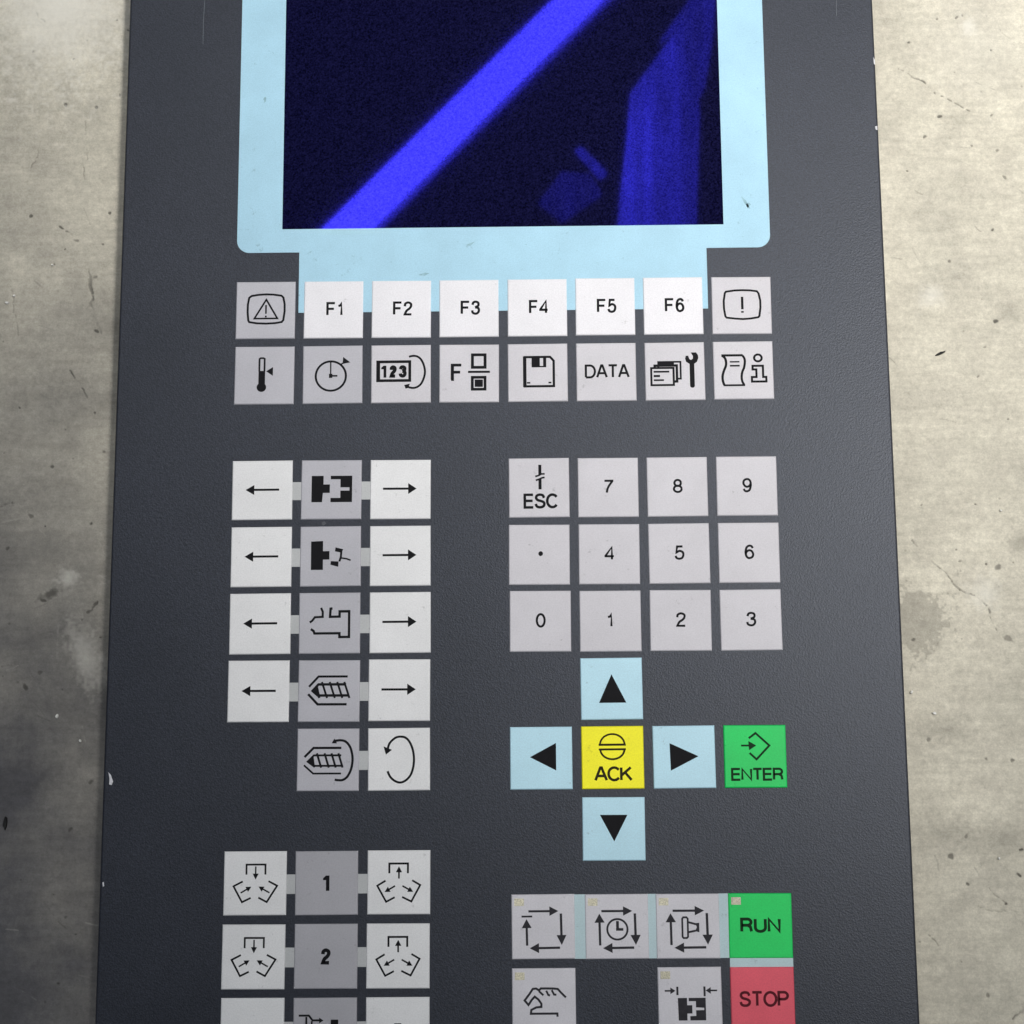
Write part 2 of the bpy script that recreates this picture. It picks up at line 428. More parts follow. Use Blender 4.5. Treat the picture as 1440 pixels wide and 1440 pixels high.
# bezel sheet with a window
def bezel():
    r = 3.6
    def arc(cu, cv, a0, a1, n=8):
        return [(cu + r * math.cos(math.radians(a0 + (a1 - a0) * i / n)), cv + r * math.sin(math.radians(a0 + (a1 - a0) * i / n))) for i in range(n + 1)]
    L_, R_, T_, B_ = -0.2, 150.4, -122.0, -13.5
    tl, tr_, tb = 17.5, 132.4, 4.25
    outer = arc(L_ + r, T_ + r, 180, 270) + arc(R_ - r, T_ + r, 270, 360) + arc(R_ - r, B_ - r, 0, 90) \
        + [(tr_, B_), (tr_, tb), (tl, tb), (tl, B_)] + arc(L_ + r, B_ - r, 90, 180)
    inner = [(12.55, -20.4), (137.4, -20.4), (137.4, -114.0), (12.55, -114.0)]
    bm = bmesh.new()
    def loop(pts):
        vs = [bm.verts.new(P(u, v, 0.12)) for u, v in pts]
        return [bm.edges.new((vs[i], vs[(i + 1) % len(vs)])) for i in range(len(vs))]
    es = loop(outer) + loop(inner)
    bmesh.ops.triangle_fill(bm, use_beauty=True, edges=es)
    ex = bmesh.ops.extrude_face_region(bm, geom=bm.faces[:])
    for g in ex['geom']:
        if isinstance(g, bmesh.types.BMVert): g.co.z = TOP - 0.03 * MM
    bmesh.ops.recalc_face_normals(bm, faces=bm.faces[:])
    me = bpy.data.meshes.new('screen_bezel'); bm.to_mesh(me); bm.free(); me.materials.append(M_BLUE)
    return me
bz = new_obj('screen_bezel', bezel(), panel); bz['label'] = 'light blue surround of the screen'
sc = new_obj('display', bevel_box('display', 12.45, -114.1, 137.5, -20.3, -0.4, 0.05, 0, 1, M_SCREEN), panel)
sc['label'] = 'dark blue glossy display showing reflections'

# ---- printed symbols: strokes and filled shapes, given in the pixels of an enlarged key
def catmull(pts, n=7):
    out = []
    p_ = [pts[0]] + list(pts) + [pts[-1]]
    for i in range(1, len(p_) - 2):
        a, b_, c, d = [Vector(q).to_2d() for q in p_[i - 1:i + 3]]
        for k in range(n):
            t = k / n
            out.append(tuple(0.5 * ((2 * b_) + (-a + c) * t + (2 * a - 5 * b_ + 4 * c - d) * t * t + (-a + 3 * b_ - 3 * c + d) * t ** 3)))
    out.append(tuple(pts[-1]))
    return out
def ell(cx, cy, rx, ry, a0=0, a1=360, n=28):
    return [(cx + rx * math.cos(math.radians(a0 + (a1 - a0) * i / n)), cy - ry * math.sin(math.radians(a0 + (a1 - a0) * i / n))) for i in range(n + 1)]

def E_(cx, cy, rx, ry, a0, a1, n=18):      # y-up arc for glyphs
    return [(cx + rx * math.cos(math.radians(a0 + (a1 - a0) * i / n)), cy + ry * math.sin(math.radians(a0 + (a1 - a0) * i / n))) for i in range(n + 1)]
GL = {  # width, strokes (unit cap height, y up)
 'A': (.70, [[(0, 0), (.31, 1), (.39, 1), (.70, 0)], [(.12, .34), (.58, .34)]]),
 'C': (.72, [E_(.38, .5, .36, .5, 38, 322)]),
 'D': (.68, [[(0, 0), (0, 1), (.30, 1)] + E_(.30, .5, .36, .5, 90, -90) + [(0, 0)]]),
 'E': (.58, [[(.57, 1), (0, 1), (0, 0), (.58, 0)], [(0, .52), (.54, .52)]]),
 'F': (.55, [[(.55, 1), (0, 1), (0, 0)], [(0, .52), (.48, .52)]]),
 'K': (.64, [[(0, 0), (0, 1)], [(.60, 1), (.02, .38)], [(.24, .60), (.64, 0)]]),
 'N': (.64, [[(0, 0), (0, 1), (.64, 0), (.64, 1)]]),
 'O': (.78, [E_(.39, .5, .38, .5, 0, 360, 28)]),
 'P': (.58, [[(0, 0), (0, 1), (.34, 1)] + E_(.34, .74, .24, .26, 90, -90) + [(0, .48)]]),
 'R': (.62, [[(0, 0), (0, 1), (.36, 1)] + E_(.36, .75, .22, .25, 90, -90) + [(0, .50)], [(.38, .50), (.54, .36), (.60, 0)]]),
 'S': (.62, [catmull([(.58, .74), (.50, .94), (.30, 1.0), (.10, .93), (.04, .75), (.14, .58), (.36, .50), (.55, .40), (.60, .24), (.52, .07), (.31, 0), (.09, .07), (.01, .28)])]),
 'T': (.62, [[(0, 1), (.62, 1)], [(.31, 1), (.31, 0)]]),
 'U': (.62, [[(0, 1), (0, .32)] + E_(.31, .31, .31, .31, 180, 360) + [(.62, 1)]]),
 '0': (.54, [E_(.27, .5, .25, .5, 0, 360, 28)]),
 '1': (.34, [[(.04, .76), (.20, .80), (.27, 1), (.27, 0)]]),
 '2': (.54, [catmull([(.03, .68), (.07, .90), (.27, 1.0), (.47, .90), (.49, .70), (.38, .50), (.16, .30), (.03, .0)]) + [(.53, 0)]]),
 '3': (.54, [catmull([(.03, .74), (.10, .94), (.28, 1.0), (.46, .90), (.45, .66), (.22, .53)]), catmull([(.22, .53), (.46, .46), (.50, .22), (.38, .03), (.20, .0), (.04, .10), (.01, .28)])]),
 '4': (.56, [[(.43, 0), (.43, 1), (.01, .30), (.01, .26), (.56, .26)]]),
 '5': (.54, [[(.47, 1), (.12, 1), (.06, .50)] + catmull([(.06, .50), (.26, .64), (.46, .54), (.51, .33), (.43, .08), (.24, 0), (.07, .07), (.01, .24)])]),
 '6': (.54, [catmull([(.49, .80), (.42, .96), (.26, 1.0), (.10, .86), (.03, .50), (.06, .20), (.16, .03), (.30, 0), (.46, .10), (.51, .33), (.42, .56), (.26, .63), (.10, .52), (.04, .34)])]),
 '7': (.52, [[(.01, .98), (.50, .98)] + catmull([(.50, .94), (.30, .58), (.19, .28), (.15, 0)])]),
 '8': (.54, [E_(.27, .75, .21, .25, 0, 360, 24), E_(.27, .26, .25, .26, 0, 360, 24)]),
 '9': (.54, [catmull([(.04, .20), (.12, .03), (.28, 0), (.43, .14), (.50, .50), (.48, .80), (.38, .97), (.24, 1.0), (.08, .90), (.03, .67), (.12, .44), (.28, .37), (.44, .48), (.50, .66)])]),
}

class Ink:
    def __init__(s, box, size=16.65):
        s.x0, s.y0, s.x1, s.y1 = box; s.size = size
        s.v = []; s.f = []; s.k = 0
        s.sx = (s.x1 - s.x0)
    def pt(s, x, y):
        return ((x - s.x0) / (s.x1 - s.x0) - 0.5) * s.size, (0.5 - (y - s.y0) / (s.y1 - s.y0)) * s.size
    def fill(s, pts):
        i = len(s.v); s.k += 1
        for x, y in pts:
            a, b_ = s.pt(x, y); s.v.append((a * MM, b_ * MM, s.k * 2e-7))
        s.f.append(tuple(range(i, i + len(pts))))
    def line(s, pts, wpx, closed=False):
        q = []
        for x, y in pts:
            v = Vector(s.pt(x, y))
            if not q or (v - q[-1]).length > 1e-4: q.append(v)
        if closed and (q[0] - q[-1]).length < 1e-3: q.pop()
        n = len(q); h = 1.27 * wpx / s.sx * s.size / 2
        s.k += 1; i0 = len(s.v)
        for i in range(n):
            a = q[i - 1] if (i > 0 or closed) else None
            c = q[(i + 1) % n] if (i < n - 1 or closed) else None
            d1 = (q[i] - a).normalized() if a is not None else None
            d2 = (c - q[i]).normalized() if c is not None else None
            if d1 is None: d1 = d2
            if d2 is None: d2 = d1
            t = (d1 + d2)
            t = t.normalized() if t.length > 1e-6 else d1
            nn = Vector((-t.y, t.x)); cosv = max(0.62, nn.dot(Vector((-d1.y, d1.x))))
            o = nn * (h / cosv)
            for sg in (1, -1):
                s.v.append(((q[i].x + o.x * sg) * MM, (q[i].y + o.y * sg) * MM, s.k * 2e-7))
        for i in range(n if closed else n - 1):
            j = (i + 1) % n
            s.f.append((i0 + 2 * i, i0 + 2 * i + 1, i0 + 2 * j + 1, i0 + 2 * j))
    def rect(s, x0, y0, x1, y1): s.fill([(x0, y0), (x0, y1), (x1, y1), (x1, y0)])
    def text(s, t, x0, x1, y0, y1, wpx, gap=0.17):
        gs = [GL[c] for c in t]
        tot = sum(g[0] for g in gs) + gap * (len(gs) - 1)
        kx = (x1 - x0 - wpx) / max(tot, 1e-6); X = x0 + wpx / 2
        yt, yb = y0 + wpx / 2, y1 - wpx / 2
        for g in gs:
            for st in g[1]:
                s.line([(X + a * kx, yb + (yt - yb) * b_) for a, b_ in st], wpx * (1.07 if wpx / s.sx < 0.04 else 1.0))
            X += (g[0] + gap) * kx
    def bold1(s, x0, x1, y0, y1):
        w_ = x1 - x0; h_ = y1 - y0
        s.rect(x0 + w_ * 0.45, y0, x1, y1)
        s.fill([(x0, y0 + h_ * 0.30), (x0, y0 + h_ * 0.17), (x0 + w_ * 0.45, y0), (x0 + w_ * 0.45, y0 + h_ * 0.30)])
    def arrow(s, tail, tip, wpx, hl, hw):
        a, b_ = Vector(tail), Vector(tip); d = (b_ - a).normalized(); n = Vector((-d.y, d.x))
        base = b_ - d * hl
        s.line([tuple(a), tuple(base + d * hl * 0.2)], wpx)
        s.fill([tuple(b_), tuple(base + n * hw), tuple(base - n * hw)])
    def build(s, material):
        me = mesh_from('symbol', s.v, s.f, material)
        bm = bmesh.new(); bm.from_mesh(me)
        for f in bm.faces:
            if f.normal.z < 0: f.normal_flip()
        bm.to_mesh(me); bm.free()
        return me

K = 16.65; PITCH = 19.05; KH = 0.42
ROW = [-4.858, 13.988, 46.75, 65.329, 83.742, 102.1, 120.563, 139.313, 152.958, 171.859, 164.628, 183.55, 190.75]
_key_mesh = {}
def key(col, row, material, label, ink=None, led=False, u=None):
    if material.name not in _key_mesh:
        _key_mesh[material.name] = bevel_box('key', 0, 0, K, K, -0.05, KH, 0.34, 3, material, origin=(K / 2, K / 2))
    u0 = col * PITCH if u is None else u
    x, y, z = P(u0 + K / 2, ROW[row] + K / 2, 0)
    o = new_obj('key', _key_mesh[material.name], panel, (x, y, z))
    o['label'] = label
    o.rotation_euler.z = math.radians(random.uniform(-0.28, 0.28)); o.location.x += random.uniform(-0.07, 0.07) * MM; o.location.y += random.uniform(-0.07, 0.07) * MM
    if ink is not None:
        me = ink if isinstance(ink, bpy.types.Mesh) else None
        si = new_obj('symbol', me, o, (0, 0, (KH + 0.012) * MM))
    if led:
        lo = new_obj('indicator_window', LED_MESH, o, ((-K / 2 + 2.05) * MM, (K / 2 - 2.0) * MM, (KH - 0.05) * MM))
    return o

def led_mesh():
    bm = bmesh.new()
    bmesh.ops.create_cube(bm, size=1.0, matrix=Matrix.Diagonal((2.7 * MM, 2.1 * MM, 0.24 * MM, 1)))
    bmesh.ops.bevel(bm, geom=bm.edges[:], offset=0.09 * MM, segments=2, affect='EDGES')
    me = bpy.data.meshes.new('indicator_window'); bm.to_mesh(me); bm.free(); me.materials.append(M_LED)
    return me
LED_MESH = led_mesh()

STD = (100, 100, 1350, 1255)       # key outline in an enlargement of 14.4 times
def ink(box, material=M_INK):
    def deco(fn):
        k = Ink(box); fn(k); return k.build(material)
    return deco

# --- first row
@ink((145, 100, 1368, 1250))
def i_warn(k):
    k.line([(415, 425), (465, 388), (620, 365), (770, 358), (920, 365), (1080, 388), (1122, 425), (1150, 560), (1152, 700), (1128, 880), (1095, 918), (960, 940), (770, 948), (580, 940), (425, 915), (405, 880), (388, 720), (390, 560)], 34, True)
    k.line([(770, 465), (530, 845), (1005, 845)], 36, True); k.line([(766, 572), (766, 750)], 27); k.line([(766, 786), (766, 822)], 28)
@ink((85, 140, 1310, 1285))
def i_info(k):
    k.line([(360, 470), (385, 440), (560, 417), (720, 412), (880, 417), (1020, 435), (1055, 480), (1085, 620), (1085, 760), (1060, 930), (1035, 955), (880, 980), (720, 990), (560, 980), (385, 960), (360, 930), (336, 780), (334, 620)], 34, True)
    k.line([(713, 545), (713, 795)], 40); k.line([(713, 830), (713, 864)], 42)
def fkey(n):
    @ink((80, 95, 1290, 1230))
    def f(k): k.text('F' + n, 545 if n == '1' else 522, 885 if n == '1' else 915, 518, 790, 36, 0.22)
    return f
key(0, 0, M_GREY, 'grey key with a warning triangle in a screen outline', i_warn)
for n in range(1, 7):
    key(n, 0, M_WHITE, 'white key lettered F%d' % n, fkey(str(n)))
key(7, 0, M_PALE, 'pale grey key with a bar in a screen outline', i_info)

# --- second row
@ink((125, 100, 1350, 1252))
def i_thermo(k):
    k.line([(634, 600), (634, 350), (660, 335), (715, 335), (740, 350), (740, 600)], 30)
    k.rect(619, 588, 755, 900)
    k.fill(ell(684, 915, 98, 92)[:-1])
    k.fill([(775, 598), (915, 512), (915, 690)])
@ink((145, 100, 1355, 1252))
def i_timer(k):
    k.line(ell(716, 708, 306, 292, n=40), 34, True)
    k.line([(713, 700), (713, 420)], 22); k.rect(678, 665, 748, 745); k.line([(730, 705), (850, 705)], 28)
    k.fill([(965, 330), (1110, 440), (950, 470)]); k.line([(900, 485), (975, 450)], 24)
@ink((155, 95, 1368, 1250))
def i_counter(k):
    k.line([(290, 432), (942, 432), (942, 808), (290, 808)], 46, True)
    k.line([(300, 420), (300, 820)], 62)
    k.bold1(362, 466, 508, 748); k.text('2', 535, 675, 508, 745, 56); k.text('3', 722, 878, 508, 745, 56)
    k.line(catmull([(925, 335), (1010, 318), (1090, 330), (1165, 385), (1225, 500), (1250, 640), (1225, 770), (1165, 885), (1080, 945), (990, 958), (900, 935)]), 34)
    k.fill([(828, 898), (948, 872), (905, 960), (858, 972)])
@ink((160, 90, 1380, 1238))
def i_function(k):
    k.text('F', 404, 634, 480, 816, 44)
    k.rect(404, 500, 462, 816)
    k.line([(838, 300), (1096, 300), (1096, 548), (838, 548)], 48, True)
    k.line([(748, 638), (1195, 638)], 36)
    k.line([(836, 746), (1096, 746), (1096, 982), (836, 982)], 46, True)
    k.rect(884, 790, 1052, 936)
@ink((100, 145, 1368, 1290))
def i_disk(k):
    k.line([(462, 412), (1000, 412), (1075, 490), (1075, 990), (462, 990)], 40, True)
    k.line([(460, 400), (460, 1005)], 58)
    k.rect(606, 405, 782, 616); k.rect(852, 405, 918, 616); k.rect(775, 588, 860, 616)
    k.rect(505, 905, 575, 936); k.rect(960, 905, 1022, 936)
@ink((160, 118, 1382, 1275))
def i_data(k): k.text('DATA', 340, 1245, 552, 822, 34, 0.14)
@ink((102, 95, 1335, 1250))
def i_pages(k):
    k.line([(380, 590), (380, 488), (838, 488), (838, 825), (775, 825)], 30)
    k.rect(385, 495, 705, 545)
    k.line([(305, 610), (305, 560), (760, 560), (760, 880), (700, 880)], 40)
    k.line([(232, 608), (692, 608), (692, 948), (232, 948)], 34, True)
    k.rect(280, 664, 605, 700); k.rect(280, 745, 412, 788); k.rect(280, 832, 490, 866)
    k.rect(1024, 480, 1122, 970); k.fill(ell(1073, 968, 49, 40, 180, 360, 10))
    k.fill([(950, 370), (1002, 368), (1020, 430), (1055, 455), (1095, 430), (1100, 380), (1055, 305), (1165, 305), (1205, 360), (1208, 420), (1180, 490), (1125, 530), (1020, 530), (955, 490), (936, 430)])
@ink((118, 75, 1350, 1225))
def i_report(k):
    k.line([(290, 355), (730, 355)], 38)
    k.line(catmull([(300, 358), (355, 400), (382, 470), (378, 560), (335, 660), (305, 760), (308, 860), (335, 945)]), 40)
    k.line(catmull([(722, 360), (758, 410), (770, 480), (750, 600), (710, 690), (695, 790), (708, 880), (745, 945)]), 38)
    k.line([(320, 948), (762, 948)], 32)
    k.line([(460, 484), (660, 484)], 24); k.line([(460, 562), (662, 562)], 28)
    k.line(ell(1040, 412, 78, 68, n=20), 36, True)
    k.line([(925, 568), (1137, 568), (1137, 790), (1200, 790), (1200, 880), (905, 880), (905, 790), (1000, 790), (1000, 640), (925, 640)], 36, True)
for c, (mm_, lb, i_) in enumerate([(M_GREY, 'grey key with a thermometer sign', i_thermo), (M_GREY, 'grey key with a timer clock sign', i_timer),
        (M_PALE, 'grey key with 123 in a frame and a curved arrow', i_counter), (M_PALE, 'grey key with letter F and two small squares', i_function),
        (M_PALE, 'grey key with a floppy disk sign', i_disk), (M_PALE, 'grey key lettered DATA', i_data),
        (M_PALE, 'grey key with stacked pages and a spanner', i_pages), (M_PALE, 'grey key with a printed sheet and letter i', i_report)]):
    key(c, 1, mm_, lb, i_)

# --- movement keys on the left
ab = (72, 85, 462, 450)
@ink(ab)
def i_left(k):
    k.line([(200, 266), (377, 266)], 11); k.fill([(160, 266), (216, 236), (216, 297)])
@ink((945, 85, 1333, 450))
def i_right(k):
    k.line([(1027, 264), (1200, 264)], 11); k.fill([(1243, 264), (1189, 230), (1189, 297)])
@ink((118, 130, 1350, 1315))
def i_mould(k):
    k.fill([(332, 448), (575, 448), (575, 620), (705, 620), (705, 790), (565, 790), (550, 975), (332, 975)])
    k.rect(720, 448, 920, 518); k.rect(720, 890, 925, 975)
    k.fill([(920, 448), (1160, 448), (1160, 975), (920, 975), (920, 745), (1105, 745), (1105, 680), (920, 680)])
@ink((110, 100, 1340, 1285))
def i_eject(k):
    k.fill([(332, 400), (575, 392), (575, 592), (705, 592), (705, 760), (575, 760), (575, 962), (332, 962)])
    k.fill([(828, 520), (985, 560), (950, 625), (815, 600)])
    k.line([(945, 600), (935, 720), (905, 800)], 34); k.line([(925, 728), (1060, 750), (1135, 780)], 26)
    k.fill([(735, 790), (890, 800), (885, 905), (725, 862)])
@ink((90, 100, 1340, 1310))
def i_nozzle(k):
    k.line([(310, 690), (360, 660), (415, 588), (575, 582), (575, 480), (540, 400)], 36)
    k.line([(775, 415), (735, 420), (725, 582), (920, 580), (920, 475), (1115, 475), (1115, 985), (920, 985), (920, 910), (410, 910), (395, 865), (335, 822)], 40)
    k.rect(905, 450, 1135, 502)
@ink((72, 140, 1340, 1350))
def i_screw(k):
    k.line([(295, 665), (490, 463), (1090, 463)], 36); k.line([(280, 808), (478, 1008), (1075, 1008)], 40)
    k.line([(1060, 618), (490, 618), (370, 745), (480, 835), (1120, 835)], 42)
    for x in (560, 720, 875, 1020): k.line([(x, 570), (x + 110, 885)], 34)
    k.line([(450, 640), (510, 885)], 40); k.fill([(375, 745), (468, 668), (470, 830)])
@ink((52, 100, 1310, 1335))
def i_screwturn(k):
    k.line([(205, 665), (385, 485), (950, 485)], 38); k.line([(195, 825), (385, 990), (950, 990)], 30)
    k.line([(950, 632), (395, 632), (270, 755), (385, 838), (990, 838)], 32)
    for x in (455, 610, 750, 890): k.line([(x, 590), (x + 90, 875)], 34)
    k.fill([(275, 755), (370, 680), (400, 860)]); k.line([(375, 670), (405, 870)], 26)
    k.line(catmull([(815, 345), (940, 335), (1040, 365), (1125, 465), (1170, 610), (1178, 750), (1150, 910), (1080, 1050), (990, 1115), (900, 1122), (822, 1112)]), 38)
    k.fill([(750, 395), (805, 300), (862, 395)])
@ink((80, 75, 1355, 1320))
def i_turn(k):
    k.line(catmull([(490, 480), (520, 390), (580, 320), (660, 265), (750, 250), (850, 270), (935, 355), (995, 490), (1025, 660), (1015, 840), (965, 1000), (890, 1095), (800, 1150), (715, 1160), (620, 1120), (540, 1045), (485, 935)]), 36)
    k.fill([(450, 605), (400, 440), (575, 510)])
mids = [(i_mould, 'grey key with an open mould sign'), (i_eject, 'grey key with a part ejector sign'), (i_nozzle, 'grey key with an injection unit sign'), (i_screw, 'grey key with a screw barrel sign')]
for r in range(4):
    key(0, 2 + r, M_ARROW, 'white key with an arrow pointing left', i_left)
    key(1, 2 + r, M_GREY, mids[r][1], mids[r][0])
    key(2, 2 + r, M_ARROW, 'white key with an arrow pointing right', i_right)
key(1, 6, M_GREY, 'grey key with a turning screw sign', i_screwturn)
key(2, 6, M_ARROW, 'white key with a circular arrow', i_turn)

# --- core pull keys
def core(k, inward):
    if inward:
        k.line([(542, 590), (542, 388), (934, 388), (934, 590)], 30)
        k.line([(470, 725), (280, 820), (460, 1140), (640, 1055)], 30); k.line([(1000, 722), (1180, 815), (970, 1140), (795, 1050)], 30)
        k.arrow((733, 425), (733, 690), 24, 120, 62); k.arrow((430, 955), (650, 830), 24, 110, 58); k.arrow((1025, 955), (795, 830), 24, 110, 58)
    else:
        k.line([(530, 555), (530, 360), (912, 360), (912, 555)], 32)
        k.line([(455, 700), (285, 800), (468, 1120), (645, 1030)], 30); k.line([(1000, 695), (1165, 790), (985, 1115), (795, 1025)], 30)
        k.arrow((728, 660), (728, 415), 28, 120, 64); k.arrow((650, 805), (435, 925), 26, 110, 58); k.arrow((800, 805), (1022, 925), 26, 110, 58)
@ink((75, 120, 1370, 1405))
def i_in(k): core(k, True)
@ink((80, 95, 1370, 1370))
def i_out(k): core(k, False)
def num(t, y0=625, y1=932):
    @ink((50, 130, 1340, 1420))
    def f(k):
        if t == '1': k.bold1(625, 755, y0, y1)
        else: k.text(t, 600, 795, y0, y1, 58)
    return f
@ink((498, 102, 905, 510))
def i_robot(k):
    k.line([(533, 212), (598, 212), (622, 242), (672, 242)], 10); k.fill([(692, 243), (664, 225), (664, 261)])
    k.line([(582, 220), (582, 330)], 10); k.line([(617, 246), (617, 330)], 9); k.rect(738, 238, 786, 330)
@ink((962, 92, 1372, 510))
def i_knob(k):
    k.rect(1145, 258, 1190, 330)
for r, t in ((8, '1'), (9, '2')):
    key(0, r, M_ARROW, 'white key with core arrows pointing inward', i_in)
    key(1, r, M_SLATE, 'dark grey key numbered ' + t, num(t))
    key(2, r, M_ARROW, 'white key with core arrows pointing outward', i_out)
key(0, 12, M_ARROW, 'blank-topped white key under the core keys')
key(1, 12, M_SLATE, 'dark grey key with a robot arm sign', i_robot)
key(2, 12, M_ARROW, 'white key with a small black block sign', i_knob)

# --- number pad
def digit(t):
    @ink((402, 84, 682, 352))
    def f(k):
        if t == '1': k.text('1', 525, 555, 184, 245, 7.5)
        else: k.text(t, 521, 567, 184, 246, 7.5)
    return f
@ink((85, 110, 1370, 1280))
def i_esc(k):
    k.line([(750, 245), (750, 440)], 52); k.line([(750, 530), (750, 732)], 52)
    k.line([(650, 475), (720, 458), (775, 428), (852, 425)], 30); k.line([(660, 552), (730, 532), (790, 505), (850, 495)], 30)
    k.text('ESC', 402, 1135, 815, 1105, 42, 0.16)
@ink((76, 393, 368, 663))
def i_dot(k): k.fill(ell(229, 524, 11, 11)[:-1])
key(4, 2, M_PALE, 'pale grey key lettered ESC', i_esc)
for c, t in ((5, '7'), (6, '8'), (7, '9')): key(c, 2, M_PALE, 'pale grey number key ' + t, digit(t))
key(4, 3, M_PALE, 'pale grey key with a decimal point', i_dot)
for c, t in ((5, '4'), (6, '5'), (7, '6')): key(c, 3, M_PALE, 'pale grey number key ' + t, digit(t))
for c, t in ((4, '0'), (5, '1'), (6, '2'), (7, '3')): key(c, 4, M_PALE, 'pale grey number key ' + t, digit(t))

# --- cursor keys
@ink((412, 86, 698, 362))
def i_up(k): k.fill([(556, 160), (496, 287), (622, 287)])
@ink((82, 405, 382, 685))
def i_cl(k): k.fill([(178, 541), (304, 478), (304, 601)])
@ink((742, 398, 1034, 678))
def i_cr(k): k.fill([(955, 536), (821, 476), (824, 599)])
@ink((422, 715, 713, 1004))
def i_dn(k): k.fill([(569, 917), (504, 796), (632, 796)])
@ink((75, 100, 1355, 1335), M_INKYEL)
def i_ack(k):
    k.line([(450, 468)] + ell(712, 468, 252, 210, 176, 4, 26) + [(975, 468)], 30); k.line([(432, 468), (990, 468)], 36)
    k.line([(432, 560), (990, 560)], 34); k.line(ell(712, 562, 246, 192, 180, 360, 26), 32)
    k.text('ACK', 335, 1115, 898, 1185, 40, 0.10)
@ink((85, 90, 1385, 1320), M_INKGREEN)
def i_enter(k):
    k.line([(610, 350), (755, 250), (1035, 495), (762, 765), (620, 640)], 34)
    k.line([(445, 494), (620, 494)], 30); k.fill([(765, 494), (600, 405), (610, 585)])
    k.text('ENTER', 228, 1310, 935, 1180, 36, 0.15)
key(5, 5, M_BLUEKEY, 'light blue key with an arrow pointing up', i_up)
key(4, 6, M_BLUEKEY, 'light blue key with an arrow pointing left', i_cl)
key(6, 6, M_BLUEKEY, 'light blue key with an arrow pointing right', i_cr)
key(5, 7, M_BLUEKEY, 'light blue key with an arrow pointing down', i_dn)
key(5, 6, M_YELLOW, 'yellow key lettered ACK', i_ack)
key(7, 6, M_GREEN, 'green key lettered ENTER', i_enter)

# --- mode keys
def cycle(k, top=490, bar=False):
    k.arrow((405, 440), (1040, 440), 36, 190, 95); k.arrow((1092, 490), (1102, 1120), 40, 200, 105)
    k.arrow((1065, 1172), (425, 1178), 38, 195, 100); k.arrow((370, 1125), (362, top), 38, 180, 105)
    if bar: k.rect(258, 525, 485, 562)
@ink((45, 100, 1385, 1395), M_INKSOFT)
def i_cyc(k): cycle(k, 595, True)
@ink((70, 100, 1370, 1395), M_INKSOFT)
def i_cyct(k):
    cycle(k); k.line(ell(728, 805, 208, 205, n=30), 32, True); k.line([(732, 640), (732, 810)], 46); k.line([(700, 808), (850, 808)], 42)
@ink((70, 100, 1345, 1395), M_INKSOFT)
def i_cycm(k):
    cycle(k); k.line([(595, 600), (615, 572), (680, 572), (705, 600), (705, 960), (680, 985), (615, 985), (595, 960)], 30, True)
    k.line([(715, 670), (790, 690), (870, 712)], 32); k.line([(715, 870), (860, 840)], 32); k.fill([(855, 690), (935, 682), (935, 872), (850, 850), (885, 770)])
@ink((80, 95, 1360, 1390), M_INKGREEN)
def i_run(k): k.text('RUN', 318, 1122, 592, 882, 44, 0.22)
@ink((50, 285, 1400, 1600), M_INKSOFT)
def i_hand(k):
    k.line([(1190, 875), (1090, 780), (1020, 705), (930, 695), (790, 692), (660, 692), (625, 730), (560, 692), (490, 700), (420, 800), (315, 930), (395, 1020), (470, 915), (530, 855), (610, 915), (670, 1000), (668, 1060), (560, 1070), (455, 1120), (445, 1195), (1005, 1195), (1008, 1260)], 36)
    k.line([(620, 745), (715, 830)], 34); k.line([(775, 735), (815, 820), (855, 835)], 34); k.line([(890, 725), (940, 815), (990, 820)], 34)
@ink((65, 285, 1375, 1610), M_INKSOFT)
def i_setup(k):
    k.arrow((205, 762), (425, 762), 26, 105, 68); k.arrow((1280, 762), (1045, 762), 26, 105, 68)
    k.line([(465, 680), (465, 850)], 34); k.line([(1022, 680), (1022, 878)], 34)
    k.fill([(470, 908), (658, 908), (658, 1055), (762, 1055), (762, 1222), (658, 1222), (658, 1362), (478, 1362)])
    k.fill([(692, 908), (1040, 908), (1040, 1362), (715, 1362), (715, 1275), (838, 1270), (838, 1158), (1005, 1155), (1005, 1110), (838, 1100), (838, 975), (692, 975)])
@ink((90, 300, 1415, 1610), M_INKRED)
def i_stop(k): k.text('STOP', 270, 1290, 785, 1090, 40, 0.16)
key(4, 10, M_MODE, 'grey key with a barred cycle of arrows', i_cyc, True)
key(5, 10, M_MODE, 'grey key with a clock in a cycle of arrows', i_cyct, True, u=95.6)
key(6, 10, M_MODE, 'grey key with a plunger in a cycle of arrows', i_cycm, True)
key(7, 10, M_GREEN, 'green key lettered RUN', i_run, True)
key(4, 11, M_MODE, 'grey key with a hand outline', i_hand, True)
key(6, 11, M_MODE, 'grey key with a closing mould between arrows', i_setup, True)
key(7, 11, M_RED, 'red key lettered STOP', i_stop)

